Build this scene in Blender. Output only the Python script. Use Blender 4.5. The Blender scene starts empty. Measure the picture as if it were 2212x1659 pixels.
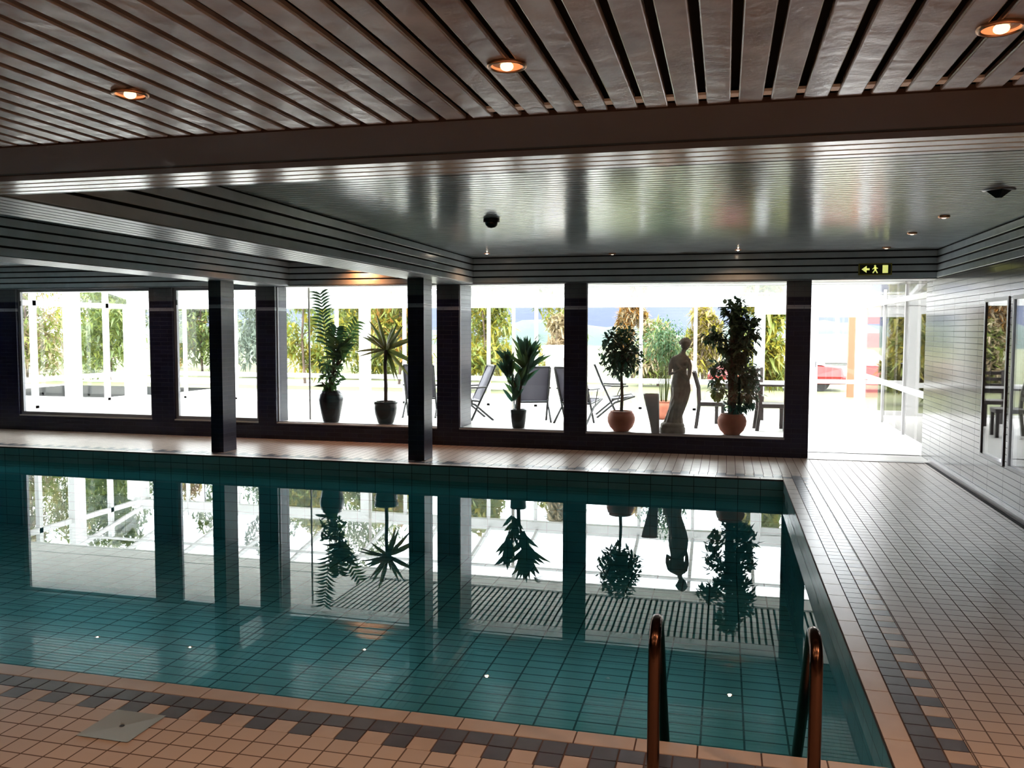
import bpy, math, random
from mathutils import Vector, Matrix
S = bpy.context.scene
COL = S.collection
PI = math.pi
# ------------------------------------------------------------------ camera
CAM_H = 1.7
F_PX, YAW, PITCH, ROLL = 1839.3, 0.2449, 0.0636, -0.00227
def _cam_axes():
    cy, sy = math.cos(YAW), math.sin(YAW)
    f = Vector((-sy*math.cos(PITCH), cy*math.cos(PITCH), -math.sin(PITCH)))
    rt = Vector((cy, sy, 0)); dn = f.cross(rt)
    c, s = math.cos(ROLL), math.sin(ROLL)
    return c*rt + s*dn, -s*rt + c*dn, f
_r, _d, _f = _cam_axes()
cam = bpy.data.cameras.new('camera'); cam_ob = bpy.data.objects.new('camera', cam); COL.objects.link(cam_ob)
cam.sensor_width = 36; cam.lens = 36*F_PX/2212; cam.clip_start = 0.05; cam.clip_end = 3000
M = Matrix(((_r.x, -_d.x, -_f.x, 0), (_r.y, -_d.y, -_f.y, 0), (_r.z, -_d.z, -_f.z, CAM_H), (0, 0, 0, 1)))
cam_ob.matrix_world = M
S.camera = cam_ob
# ------------------------------------------------------------------ sky, exposure
w = bpy.data.worlds.new('overcast_sky'); S.world = w; w.use_nodes = True
nt = w.node_tree; bg = nt.nodes['Background']
SKY = 14.0
tc = nt.nodes.new('ShaderNodeTexCoord'); sep = nt.nodes.new('ShaderNodeSeparateXYZ'); cr = nt.nodes.new('ShaderNodeValToRGB')
nt.links.new(tc.outputs['Generated'], sep.inputs[0]); nt.links.new(sep.outputs['Z'], cr.inputs[0]); nt.links.new(cr.outputs[0], bg.inputs[0])
cr.color_ramp.elements[0].position = 0.0; cr.color_ramp.elements[0].color = (0.86, 0.9, 0.98, 1)
cr.color_ramp.elements[1].position = 0.5; cr.color_ramp.elements[1].color = (1.0, 1.0, 1.0, 1)
bg.inputs[1].default_value = SKY
S.view_settings.view_transform = 'Standard'; S.view_settings.look = 'None'
S.view_settings.exposure = 0.0; S.view_settings.gamma = 1; S.view_settings.use_curve_mapping = False
try:
    S.cycles.max_bounces = 8; S.cycles.adaptive_threshold = .03; S.cycles.transparent_max_bounces = 24; S.cycles.glossy_bounces = 5
    S.cycles.diffuse_bounces = 4; S.cycles.transmission_bounces = 4
    S.cycles.caustics_reflective = False; S.cycles.caustics_refractive = False
    S.cycles.use_denoising = True; S.cycles.sample_clamp_indirect = 8
except Exception: pass
# ------------------------------------------------------------------ helpers
class MB:
    """collects geometry for ONE mesh object"""
    def __init__(s): s.v = []; s.f = []; s.m = []; s.sm = []
    def poly(s, pts, mi=0, sm=False):
        n = len(s.v); s.v += [tuple(p) for p in pts]; s.f.append(tuple(range(n, n+len(pts)))); s.m.append(mi); s.sm.append(sm)
    def mesh(s, vs, fs, mi=0, sm=False):
        n = len(s.v); s.v += [tuple(p) for p in vs]
        for f in fs: s.f.append(tuple(n+i for i in f)); s.m.append(mi); s.sm.append(sm)
    def box(s, x0, x1, y0, y1, z0, z1, mi=0):
        vs = [(x, y, z) for x in (x0, x1) for y in (y0, y1) for z in (z0, z1)]
        s.mesh(vs, [(0,1,3,2), (4,6,7,5), (0,4,5,1), (2,3,7,6), (0,2,6,4), (1,5,7,3)], mi)
    def bar(s, a, b, wx, wy, mi=0, up=(0,0,1)):
        """rectangular bar from a to b"""
        a, b = Vector(a), Vector(b); d = (b-a).normalized(); u = Vector(up)
        if abs(d.dot(u)) > .95: u = Vector((0,1,0))
        r = d.cross(u).normalized()*wx/2; t = r.cross(d).normalized()*wy/2
        vs = [p+q for p in (a, b) for q in (-r-t, r-t, r+t, -r+t)]
        s.mesh(vs, [(3,2,1,0), (4,5,6,7), (0,1,5,4), (1,2,6,5), (2,3,7,6), (3,0,4,7)], mi)
    def tube(s, pts, rad, n=10, mi=0, cap=True):
        pts = [Vector(p) for p in pts]; rs = rad if isinstance(rad, (list, tuple)) else [rad]*len(pts)
        rings = []; prev = None
        for i, p in enumerate(pts):
            d = (pts[min(i+1, len(pts)-1)] - pts[max(i-1, 0)]).normalized()
            if prev is None:
                u = Vector((0,0,1)) if abs(d.z) < .9 else Vector((1,0,0)); r = d.cross(u).normalized()
            else: r = (prev - d*prev.dot(d)).normalized()
            prev = r; t = d.cross(r)
            rings.append([p + (r*math.cos(2*PI*k/n) + t*math.sin(2*PI*k/n))*rs[i] for k in range(n)])
        s.rings(rings, mi, cap)
    def rings(s, rings, mi=0, cap=True, sm=True):
        n = len(rings[0]); vs = [q for r in rings for q in r]; fs = []
        for i in range(len(rings)-1):
            for k in range(n): fs.append((i*n+k, i*n+(k+1) % n, (i+1)*n+(k+1) % n, (i+1)*n+k))
        s.mesh(vs, fs, mi, sm)
        if cap: s.poly(list(rings[0])[::-1], mi); s.poly(list(rings[-1]), mi)
    def lathe(s, prof, c=(0,0,0), n=32, mi=0, sm=True):
        rings = [[(c[0]+r*math.cos(2*PI*k/n), c[1]+r*math.sin(2*PI*k/n), c[2]+z) for k in range(n)] for r, z in prof]
        s.rings(rings, mi, True, sm)
    def ell(s, c, r, n=12, m=8, mi=0):
        rings = [[(c[0]+r[0]*math.sin(PI*(i+.02)/(m+.04))*math.cos(2*PI*k/n), c[1]+r[1]*math.sin(PI*(i+.02)/(m+.04))*math.sin(2*PI*k/n), c[2]-r[2]*math.cos(PI*i/m)) for k in range(n)] for i in range(m+1)]
        s.rings(rings, mi)
    def build(s, name, mats, parent=None, loc=None):
        me = bpy.data.meshes.new(name); me.from_pydata(s.v, [], s.f)
        for m in (mats if isinstance(mats, (list, tuple)) else [mats]): me.materials.append(m)
        me.polygons.foreach_set('material_index', s.m); me.polygons.foreach_set('use_smooth', s.sm); me.update()
        o = bpy.data.objects.new(name, me); COL.objects.link(o)
        if parent: o.parent = parent
        if loc: o.location = loc
        return o
def bevel(o, w, seg=2):
    m = o.modifiers.new('bevel', 'BEVEL'); m.width = w; m.segments = seg; m.limit_method = 'ANGLE'; return o
def tag(o, label, cat, group=None, kind=None):
    o['label'] = label; o['category'] = cat
    if group: o['group'] = group
    if kind: o['kind'] = kind
    return o
def struct(o): o['kind'] = 'structure'; return o
def empty(name, loc=(0,0,0), rz=0):
    o = bpy.data.objects.new(name, None); COL.objects.link(o); o.location = loc; o.rotation_euler[2] = rz; o.empty_display_size = .1; return o
def copy_tree(o, parent=None):
    c = o.copy(); COL.objects.link(c); c.parent = parent
    for ch in list(o.children): copy_tree(ch, c)
    return c
# ------------------------------------------------------------------ materials
def mat(name, col, rough=.5, metal=0, spec=.5, noise=None, bump=None, emit=None, estr=0, coat=0):
    m = bpy.data.materials.new(name); m.use_nodes = True; t = m.node_tree; b = t.nodes['Principled BSDF']
    b.inputs['Base Color'].default_value = (*col, 1); b.inputs['Roughness'].default_value = rough; b.inputs['Metallic'].default_value = metal
    b.inputs['Specular IOR Level'].default_value = spec; b.inputs['Coat Weight'].default_value = coat
    if emit: b.inputs['Emission Color'].default_value = (*emit, 1); b.inputs['Emission Strength'].default_value = estr
    if noise or bump: co = t.nodes.new('ShaderNodeTexCoord')
    if noise:     # (scale, colour2, [mapping scale])
        n = t.nodes.new('ShaderNodeTexNoise'); n.inputs['Scale'].default_value = noise[0]; n.inputs['Detail'].default_value = 4
        mp = t.nodes.new('ShaderNodeMapping'); t.links.new(co.outputs['Object'], mp.inputs[0]); t.links.new(mp.outputs[0], n.inputs['Vector'])
        if len(noise) > 2: mp.inputs['Scale'].default_value = noise[2]
        r = t.nodes.new('ShaderNodeValToRGB'); r.color_ramp.elements[0].position = .35; r.color_ramp.elements[1].position = .65
        r.color_ramp.elements[0].color = (*col, 1); r.color_ramp.elements[1].color = (*noise[1], 1)
        t.links.new(n.outputs['Fac'], r.inputs[0]); t.links.new(r.outputs[0], b.inputs['Base Color'])
    if bump:      # (scale, strength, distance, [mapping scale])
        n = t.nodes.new('ShaderNodeTexNoise'); n.inputs['Scale'].default_value = bump[0]; n.inputs['Detail'].default_value = 3
        mp = t.nodes.new('ShaderNodeMapping'); t.links.new(co.outputs['Object'], mp.inputs[0]); t.links.new(mp.outputs[0], n.inputs['Vector'])
        if len(bump) > 3: mp.inputs['Scale'].default_value = bump[3]
        bp = t.nodes.new('ShaderNodeBump'); bp.inputs['Strength'].default_value = bump[1]; bp.inputs['Distance'].default_value = bump[2]
        t.links.new(n.outputs['Fac'], bp.inputs['Height']); t.links.new(bp.outputs[0], b.inputs['Normal'])
    return m
def nd(t, typ, **kw):
    n = t.nodes.new(typ)
    for k, v in kw.items(): setattr(n, k, v)
    return n
def mth(t, op, a, b=None):
    n = t.nodes.new('ShaderNodeMath'); n.operation = op
    for i, v in enumerate((a, b)):
        if v is None: continue
        if isinstance(v, (int, float)): n.inputs[i].default_value = v
        else: t.links.new(v, n.inputs[i])
    return n.outputs[0]
def tile_mat(name, axes, pitch, grout, c1, c2, cg, rough=.3, bands=None, off=(0, 0), stagger=False, spec=.5):
    """tiles laid on the two given object axes; every tile gets its own slight tone"""
    m = bpy.data.materials.new(name); m.use_nodes = True; t = m.node_tree; b = t.nodes['Principled BSDF']
    co = nd(t, 'ShaderNodeTexCoord'); sp = nd(t, 'ShaderNodeSeparateXYZ'); t.links.new(co.outputs['Object'], sp.inputs[0])
    V = mth(t, 'DIVIDE', mth(t, 'ADD', sp.outputs[axes[1]], -off[1]), pitch[1])
    U = mth(t, 'DIVIDE', mth(t, 'ADD', sp.outputs[axes[0]], -off[0]), pitch[0])
    if stagger: U = mth(t, 'ADD', U, mth(t, 'MULTIPLY', mth(t, 'MODULO', mth(t, 'ADD', mth(t, 'FLOOR', V), 1000), 2), .5))
    fu, fv = mth(t, 'FRACT', U), mth(t, 'FRACT', V)
    gu, gv = grout/pitch[0], grout/pitch[1]
    ok = mth(t, 'MULTIPLY', mth(t, 'GREATER_THAN', fu, gu), mth(t, 'GREATER_THAN', fv, gv))
    cb = nd(t, 'ShaderNodeCombineXYZ'); t.links.new(mth(t, 'FLOOR', U), cb.inputs[0]); t.links.new(mth(t, 'FLOOR', V), cb.inputs[1])
    wn = nd(t, 'ShaderNodeTexWhiteNoise'); t.links.new(cb.outputs[0], wn.inputs['Vector'])
    mx = nd(t, 'ShaderNodeMix', data_type='RGBA'); mx.inputs[6].default_value = (*c1, 1); mx.inputs[7].default_value = (*c2, 1); t.links.new(wn.outputs['Value'], mx.inputs[0])
    last = mx.outputs[2]
    for (z0, z1, cbn) in bands or []:
        inb = mth(t, 'MULTIPLY', mth(t, 'GREATER_THAN', sp.outputs[2], z0), mth(t, 'LESS_THAN', sp.outputs[2], z1))
        m3 = nd(t, 'ShaderNodeMix', data_type='RGBA'); t.links.new(inb, m3.inputs[0]); t.links.new(last, m3.inputs[6]); m3.inputs[7].default_value = (*cbn, 1); last = m3.outputs[2]
    m2 = nd(t, 'ShaderNodeMix', data_type='RGBA'); m2.inputs[6].default_value = (*cg, 1); t.links.new(last, m2.inputs[7]); t.links.new(ok, m2.inputs[0])
    t.links.new(m2.outputs[2], b.inputs['Base Color'])
    rr = mth(t, 'SUBTRACT', .8, mth(t, 'MULTIPLY', ok, .8-rough)); t.links.new(rr, b.inputs['Roughness']); b.inputs['Specular IOR Level'].default_value = spec
    bp = nd(t, 'ShaderNodeBump'); bp.inputs['Strength'].default_value = .4; bp.inputs['Distance'].default_value = .002; t.links.new(ok, bp.inputs['Height']); t.links.new(bp.outputs[0], b.inputs['Normal'])
    return m
def clear_mat(name, tint, ior, wave=None, murk=None):
    m = bpy.data.materials.new(name); m.use_nodes = True; t = m.node_tree; t.nodes.clear()
    o = nd(t, 'ShaderNodeOutputMaterial'); mx = nd(t, 'ShaderNodeMixShader'); tr = nd(t, 'ShaderNodeBsdfTransparent'); gl = nd(t, 'ShaderNodeBsdfGlossy'); fr = nd(t, 'ShaderNodeFresnel')
    tr.inputs[0].default_value = (*tint, 1); gl.inputs['Roughness'].default_value = 0.0; 
    ge = nd(t, 'ShaderNodeNewGeometry')      # a thin sheet: same reflectance seen from either face
    t.links.new(mth(t, 'ADD', ior, mth(t, 'MULTIPLY', ge.outputs['Backfacing'], 1/ior-ior)), fr.inputs[0])
    body = tr.outputs[0]
    if murk:      # a little light scattered back by the water itself
        df = nd(t, 'ShaderNodeBsdfDiffuse'); df.inputs[0].default_value = (*murk[1], 1); m2 = nd(t, 'ShaderNodeMixShader'); m2.inputs[0].default_value = murk[0]
        t.links.new(tr.outputs[0], m2.inputs[1]); t.links.new(df.outputs[0], m2.inputs[2]); body = m2.outputs[0]
    t.links.new(fr.outputs[0], mx.inputs[0]); t.links.new(body, mx.inputs[1]); t.links.new(gl.outputs[0], mx.inputs[2]); t.links.new(mx.outputs[0], o.inputs[0])
    if wave:
        co = nd(t, 'ShaderNodeTexCoord'); n = nd(t, 'ShaderNodeTexNoise'); n.inputs['Scale'].default_value = wave[0]; n.inputs['Detail'].default_value = 1
        bp = nd(t, 'ShaderNodeBump'); bp.inputs['Strength'].default_value = 1; bp.inputs['Distance'].default_value = wave[1]
        t.links.new(co.outputs['Object'], n.inputs['Vector']); t.links.new(n.outputs['Fac'], bp.inputs['Height'])
        t.links.new(bp.outputs[0], gl.inputs['Normal']); t.links.new(bp.outputs[0], fr.inputs['Normal'])
    return m
def leaf_mat(name, c1, c2, rough=.45, scale=3, trans=.35):
    m = mat(name, c1, rough, noise=(scale, c2)); t = m.node_tree; b = t.nodes['Principled BSDF']; o = [n for n in t.nodes if n.type == 'OUTPUT_MATERIAL'][0]
    tl = nd(t, 'ShaderNodeBsdfTranslucent'); mx = nd(t, 'ShaderNodeMixShader'); mx.inputs[0].default_value = trans
    src = b.inputs['Base Color'].links[0].from_socket; t.links.new(src, tl.inputs[0])
    t.links.new(b.outputs[0], mx.inputs[1]); t.links.new(tl.outputs[0], mx.inputs[2]); t.links.new(mx.outputs[0], o.inputs[0]); return m
TILE = .106
NAVY = dict(grout=.004, c1=(.008,.009,.03), c2=(.014,.016,.046), cg=(.07,.07,.09), rough=.3)
BAND = [(1.985, 2.035, (.3,.31,.36)), (2.14, 2.4, (.10,.11,.12))]
m_deck = tile_mat('deck_tile', (0, 1), (TILE, TILE), .007, (.54,.47,.43), (.61,.53,.48), (.13,.095,.08), .32, off=(.995, 3.158))
m_beige = mat('beige_tile', (.60,.52,.47), .3, noise=(9, (.54,.46,.415)))
m_darkt = mat('dark_tile', (.07,.073,.10), .3, noise=(9, (.09,.09,.12)))
m_grout = mat('grout', (.13,.09,.08), .9)
m_cope = mat('coping_tile', (.58,.49,.44), .3, noise=(6, (.64,.55,.49)))
m_pool = tile_mat('pool_tile', (0, 1), (.295, .147), .014, (.30,.62,.62), (.36,.68,.67), (.02,.07,.08), .3, off=(.17, 3.48))
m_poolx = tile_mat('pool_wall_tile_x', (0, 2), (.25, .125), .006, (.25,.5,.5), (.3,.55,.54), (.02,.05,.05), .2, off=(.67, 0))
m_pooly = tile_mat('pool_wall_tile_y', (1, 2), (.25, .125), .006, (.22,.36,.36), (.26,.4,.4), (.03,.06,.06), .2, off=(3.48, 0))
m_water = clear_mat("water", (.45,.78,.83), 1.45, (1.6, .0002), (.22, (.035,.39,.48)))
m_glass = clear_mat('glass', (.97,.985,.98), 1.45)
m_glass_thin = clear_mat('thin_glass', (.985,.985,.98), 1.16)
m_wallx = tile_mat('navy_tile_x', (0, 2), (.25, .065), bands=BAND, stagger=True, **NAVY)
m_wally = tile_mat('navy_tile_y', (1, 2), (.25, .065), bands=BAND, stagger=True, **NAVY)
m_wallr = tile_mat('grey_glazed_tile', (1, 2), (.5, .065), .005, (.05,.05,.052), (.075,.072,.07), (.025,.025,.025), .13, bands=[(1.985, 2.035, (.35,.37,.42)), (2.1, 2.4, (.16,.155,.15))])
m_slat = mat('silver_slat', (.50,.565,.60), .17, noise=(5, (.44,.50,.53)), bump=(14, .25, .003))
m_slatn = mat('reflection_tinted_slat', (.29,.265,.27), .22, noise=(6, (.19,.165,.17)), bump=(16, .6, .004))  # brownish, blotchy deck reflections are mixed into the base colour
m_gap = mat('ceiling_void', (.006,.005,.005), .9)
m_plank = mat('dark_plank', (.085,.06,.053), .75, spec=.12)
m_white = mat('white_paint', (.8,.8,.8), .4)
m_soffit = mat('white_soffit', (.92,.94,.92), .4)
m_frame = mat('grey_metal', (.3,.3,.32), .35, metal=.4)
m_whitefl = mat('pale_floor', (.78,.76,.74), .35, noise=(3, (.72,.7,.68)))
m_steel = mat('bronze_steel', (.10,.055,.04), .2, metal=1)
m_copper = mat('lamp_ring', (.55,.28,.16), .3, metal=1)
m_bulb = mat('bulb', (1,.8,.6), .3, emit=(1,.55,.28), estr=3.2)
m_bulbw = mat('bulb_white', (1,.9,.8), .3, emit=(1,.8,.6), estr=90)
m_refl = mat('lamp_reflector', (.9,.45,.22), .4, metal=.6, emit=(1,.33,.12), estr=.75)
m_black = mat('black', (.01,.01,.011), .35)
m_blackpot = mat('black_glaze', (.012,.011,.013), .25)
m_terra = mat('terracotta', (.48,.16,.09), .6, noise=(8, (.40,.12,.07)))
m_soil = mat('soil', (.03,.02,.015), .9)
m_bark = mat('bark', (.12,.075,.05), .8, noise=(12, (.05,.035,.025), (1,1,.3)))
m_stone = mat('statue_stone', (.42,.39,.35), .8, noise=(10, (.3,.28,.25)))
m_leafd = leaf_mat('leaf_dark', (.02,.06,.025), (.04,.10,.045))
m_leafb = leaf_mat('leaf_bluegreen', (.02,.075,.05), (.05,.13,.08))
m_leafm = leaf_mat('leaf_mid', (.06,.13,.04), (.10,.2,.06))
m_leafo = leaf_mat('leaf_olive', (.05,.09,.02), (.13,.14,.03))
m_woven = mat('grey_sling', (.085,.08,.105), .7)
m_wood = mat('dark_wood', (.03,.02,.018), .5)
# ------------------------------------------------------------------ structure: deck
WY = 11.85                    # face of the window wall
PX, PY0, PY1 = .67, 3.48, 10.08
XL, XR, YB = -16.5, 2.61, -1.7
ZC, ZT = 2.36, 2.73           # low ceiling, coffer ceiling
b = MB()
# field tiles as slabs with procedural joints; border tiles are laid one by one
c, T = .11, TILE
b.box(XL, XR, YB, PY0-c-2*T, -.3, 0, 0)
b.box(PX+c+2*T, XR, PY0-c-2*T, WY+.7, -.3, 0, 0)
b.box(XL, PX+c+2*T, PY1+c+2*T, WY+.02, -.3, 0, 0)
# bed under the border
b.box(XL, PX+c+2*T, PY0-c-2*T, PY0-.001, -.3, -.004, 3); b.box(PX+.001, PX+c+2*T, PY0, PY1+c+2*T, -.3, -.004, 3); b.box(XL, PX+.001, PY1+.001, PY1+c+2*T, -.3, -.004, 3)
g = .0035
def tl(x0, y0, x1, y1, mi): b.box(min(x0,x1)+g, max(x0,x1)-g, min(y0,y1)+g, max(y0,y1)-g, -.02, .0, mi)
L = .25
n = int((PX-XL)/L)
for i in range(n):
    tl(PX-(i+1)*L, PY0, PX-i*L, PY0-c, 2); tl(PX-(i+1)*L, PY1, PX-i*L, PY1+c, 2)
for i in range(int((PY1-PY0)/L)+1):
    tl(PX, PY0+i*L, PX+c, min(PY0+(i+1)*L, PY1), 2)
tl(PX, PY0, PX+c, PY0-c, 2); tl(PX, PY1, PX+c, PY1+c, 2)
n = int((PX-XL)/T)
for i in range(-2, n):
    x1 = PX+c-i*T; x0 = x1-T
    tl(x0, PY0-c, x1, PY0-c-T, 1); tl(x0, PY0-c-T, x1, PY0-c-2*T, 1 if i % 2 else 4)
    tl(x0, PY1+c, x1, PY1+c+T, 1); tl(x0, PY1+c+T, x1, PY1+c+2*T, 1 if i % 2 else 4)
n = int((PY1-PY0+2*c)/T)
for i in range(n+1):
    y0 = PY0-c+i*T; y1 = min(y0+T, PY1+c)
    tl(PX+c, y0, PX+c+T, y1, 1); tl(PX+c+T, y0, PX+c+2*T, y1, 1 if i % 2 else 4)
struct(b.build('floor', [m_deck, m_darkt, m_cope, m_grout, m_beige]))
# gutter line and threshold
b = MB(); b.box(XR-.09, XR-.05, YB, WY, .0, .004, 1); b.box(XR-.05, XR, YB, WY, 0, .05, 0)
struct(b.build('baseboard_right', [mat('cove_tile', (.5,.47,.48), .3), m_gap]))
b = MB(); b.box(1.07, XR-.1, WY-.06, WY+.06, 0, .006); struct(b.build('trim_1', mat('threshold', (.42,.42,.43), .4)))
# pool basin
ZW = -.2
b = MB(); ZP = -1.15
b.poly([(XL,PY0,ZP), (PX,PY0,ZP), (PX,PY1,ZP), (XL,PY1,ZP)], 0)
b.poly([(XL,PY1,ZP), (PX,PY1,ZP), (PX,PY1,-.02), (XL,PY1,-.02)], 1)
b.poly([(XL,PY0,-.02), (PX,PY0,-.02), (PX,PY0,ZP), (XL,PY0,ZP)], 1)
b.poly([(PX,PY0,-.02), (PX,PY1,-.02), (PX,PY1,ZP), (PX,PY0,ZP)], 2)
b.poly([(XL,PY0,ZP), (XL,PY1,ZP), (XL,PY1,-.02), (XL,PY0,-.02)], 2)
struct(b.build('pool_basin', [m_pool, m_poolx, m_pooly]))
b = MB(); b.poly([(XL+.01,PY0+.002,ZW), (PX-.002,PY0+.002,ZW), (PX-.002,PY1-.002,ZW), (XL+.01,PY1-.002,ZW)])
wt = b.build('pool_water', m_water); tag(wt, 'still teal water filling the indoor pool, mirroring the windows', 'water', kind='stuff')
# ------------------------------------------------------------------ window wall
SILL = .26
piers = [(-12.1,-11.52,.12), (-8.94,-8.53,.12), (-7.03,-6.72,.36), (-4.1,-3.76,.62), (-2.2,-1.89,.10), (.79,1.09,.14)]
b = MB()
b.box(XL, 1.09, WY, WY+.62, 0, SILL-.02, 0)
for x0, x1, d in piers: b.box(x0, x1, WY, WY+d, SILL-.02, ZC, 0)
b.box(XL, -14.4, WY, WY+.14, SILL-.02, ZC, 0)
o = struct(b.build('wall_front', [m_wallx]))
# side reveals get the tile on the other axis
for p in o.data.polygons:
    if abs(p.normal.x) > .5: p.material_index = 1
o.data.materials.append(m_wally)
b = MB(); b.box(XL, XR+.2, WY, WY+.5, ZC, 2.95, 0); struct(b.build('wall_front', [m_white]))   # lintel, hidden behind the slats
b = MB(); b.box(XL, 1.09, WY+.005, WY+.62, SILL-.02, SILL, 0); struct(b.build('trim_2', [mat('sill_stone', (.5,.49,.48), .4)]))
# windows with frames (left two), frameless panes (others)
def window(n, x0, x1, fr, yy):
    r = struct(empty('window_%d' % n, (x0, WY+yy, SILL)))
    W, H = x1-x0, ZC-SILL
    if fr:
        f = MB(); t = .05
        for a in ((0,t,0,H), (W-t,W,0,H), (t,W-t,0,t), (t,W-t,H-t,H)): f.box(a[0], a[1], 0, .05, a[2], a[3])
        f.build('window_frame', m_frame, r)
        hb = MB(); hb.box(t, t+.02, -.02, .0, H-.28, H-.2); hb.build('hinge', m_black, r)
    else:
        f = MB(); t = .012
        for a in ((0,t,0,H), (W-t,W,0,H), (t,W-t,0,t), (t,W-t,H-t,H)): f.box(a[0], a[1], 0, .03, a[2], a[3])
        f.build('window_frame', m_frame, r)
        t = .01
    gl = MB(); gl.box(t, W-t, .02, .028, t, H-t); gl.build('glass_pane', m_glass, r)
window(1, -11.52, -8.94, True, .05); window(2, -8.53, -7.03, True, .05)
window(3, -6.72, -4.1, False, .06); window(4, -3.76, -2.2, False, .03); window(5, -1.89, .79, False, .03)
window(6, -14.4, -12.1, True, .05)
# ------------------------------------------------------------------ other walls
b = MB()
wy = [(YB-.2, 6.2), (7.0, 7.9), (8.87, 9.0), (9.77, WY+.62)]
for a, c2 in wy: b.box(XR, XR+.2, a, c2, 0, ZC+.4, 0)
for a, c2 in ((6.2,7.0), (7.9,8.87), (9.0,9.77)):
    b.box(XR, XR+.2, a, c2, 0, .40, 0); b.box(XR, XR+.2, a, c2, 2.03, ZC+.4, 0)
    b.box(XR+.5, XR+.52, a-.3, c2+.3, 0, 2.6, 1)  # added black panels stand for the dark room behind the panes
b.box(XR+.2, XR+.5, 5.9, 10.2, .38, .40, 1); b.box(XR+.2, XR+.5, 5.9, 10.2, 2.4, 2.42, 1)
struct(b.build('wall_right', [m_wallr, m_black]))
for k, (a, c2) in enumerate(((9.0,9.77), (7.9,8.87), (6.2,7.0))):
    r = struct(empty('window_%d' % (7+k), (XR, a, .4))); W, H = c2-a, 1.63
    f = MB(); t = .035
    for q in ((0,t,0,H), (W-t,W,0,H), (t,W-t,0,t), (t,W-t,H-t,H)): f.box(-.012, .06, q[0], q[1], q[2], q[3])
    f.build('window_frame', m_frame, r)
    gl = MB(); gl.box(.0, .008, t, W-t, t, H-t); gl.build('glass_pane', m_glass, r)
b = MB(); b.box(XL-.2, XR+.2, YB-.2, YB, -.3, 2.9, 0); o = struct(b.build('wall_back', [mat('back_wall', (.35,.3,.27), .7)]))
b = MB(); b.box(XL-.2, XL, YB-.2, WY+.62, -1.2, 2.9, 0); o = struct(b.build('wall_left', [m_wally]))
# ------------------------------------------------------------------ ceiling
def slat(b, a, c2, wdir, nrm, W, th=.014, ch=.004, mi=0):
    """one metal panel from a to c2, visible face towards nrm"""
    a, c2, wd, nn = Vector(a), Vector(c2), Vector(wdir), Vector(nrm)
    pr = [(-W/2, -th), (-W/2, -ch), (-W/2+ch*.35, -ch*.35), (-W/2+ch, 0), (W/2-ch, 0), (W/2-ch*.35, -ch*.35), (W/2, -ch), (W/2, -th)]
    b.rings([[p + wd*u + nn*v for u, v in pr] for p in (a, c2)], mi, True, False)
SP = .0893
X, Y, Z = Vector((1,0,0)), Vector((0,1,0)), Vector((0,0,1))
b = MB()     # low ceiling in front, panels run away from the viewer
i0 = int((-7.5-.014)/SP)
for i in range(i0, int((XR-.014)/SP)):
    xc = .014+(i+.5)*SP
    slat(b, (xc, YB, ZC), (xc, 2.60, ZC), X, -Z, SP-.021)
    if -10 < i < 9: b.box(xc+SP/2-.011, xc+SP/2+.011, 2.515, 2.555, ZC+.004, ZC+.012, 2)
b.box(-16.4, XR, YB, 3.6, ZC+.05, ZC+.07, 1); b.box(-16.4, XR, 3.035, 3.105, ZC-.002, ZC+.03, 1)
b.box(-16.4, XR, 2.605, 3.04, ZC-.004, ZC+.012, 3)
b.box(-16.4, XR, 3.085, 3.19, ZC-.004, ZC+.012, 3)
for i in range(i0): pass
for i in range(int(-16.4/SP), i0):
    xc = .014+(i+.5)*SP; slat(b, (xc, YB, ZC), (xc, 2.60, ZC), X, -Z, SP-.021)
for k in range(4): slat(b, (-16.4, 3.235+k*SP, ZC), (XR, 3.235+k*SP, ZC), Y, -Z, SP-.014, mi=4)
YC = 3.235+3.5*SP
for k in range(4):       # front face of the coffers, turned to the windows
    slat(b, (-16.4, YC, ZC+.045+k*SP), (XR, YC, ZC+.045+k*SP), Z, Y, SP-.02, mi=4)
b.box(-16.4, XR, YC-.03, YC-.015, ZC+.0, ZT+.1, 1)
struct(b.build('ceiling', [m_slatn, m_gap, m_white, m_plank, m_slat]))
b = MB()     # high coffer ceiling, panels run along the window wall
k = 0
while YC + (k+.5)*SP < WY:
    yc = YC+(k+.5)*SP; slat(b, (-16.4, yc, ZT), (XR, yc, ZT), Y, -Z, SP-.014); k += 1
b.box(-16.4, XR, YC-.1, WY+.3, ZT+.02, ZT+.04, 1)
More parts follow.
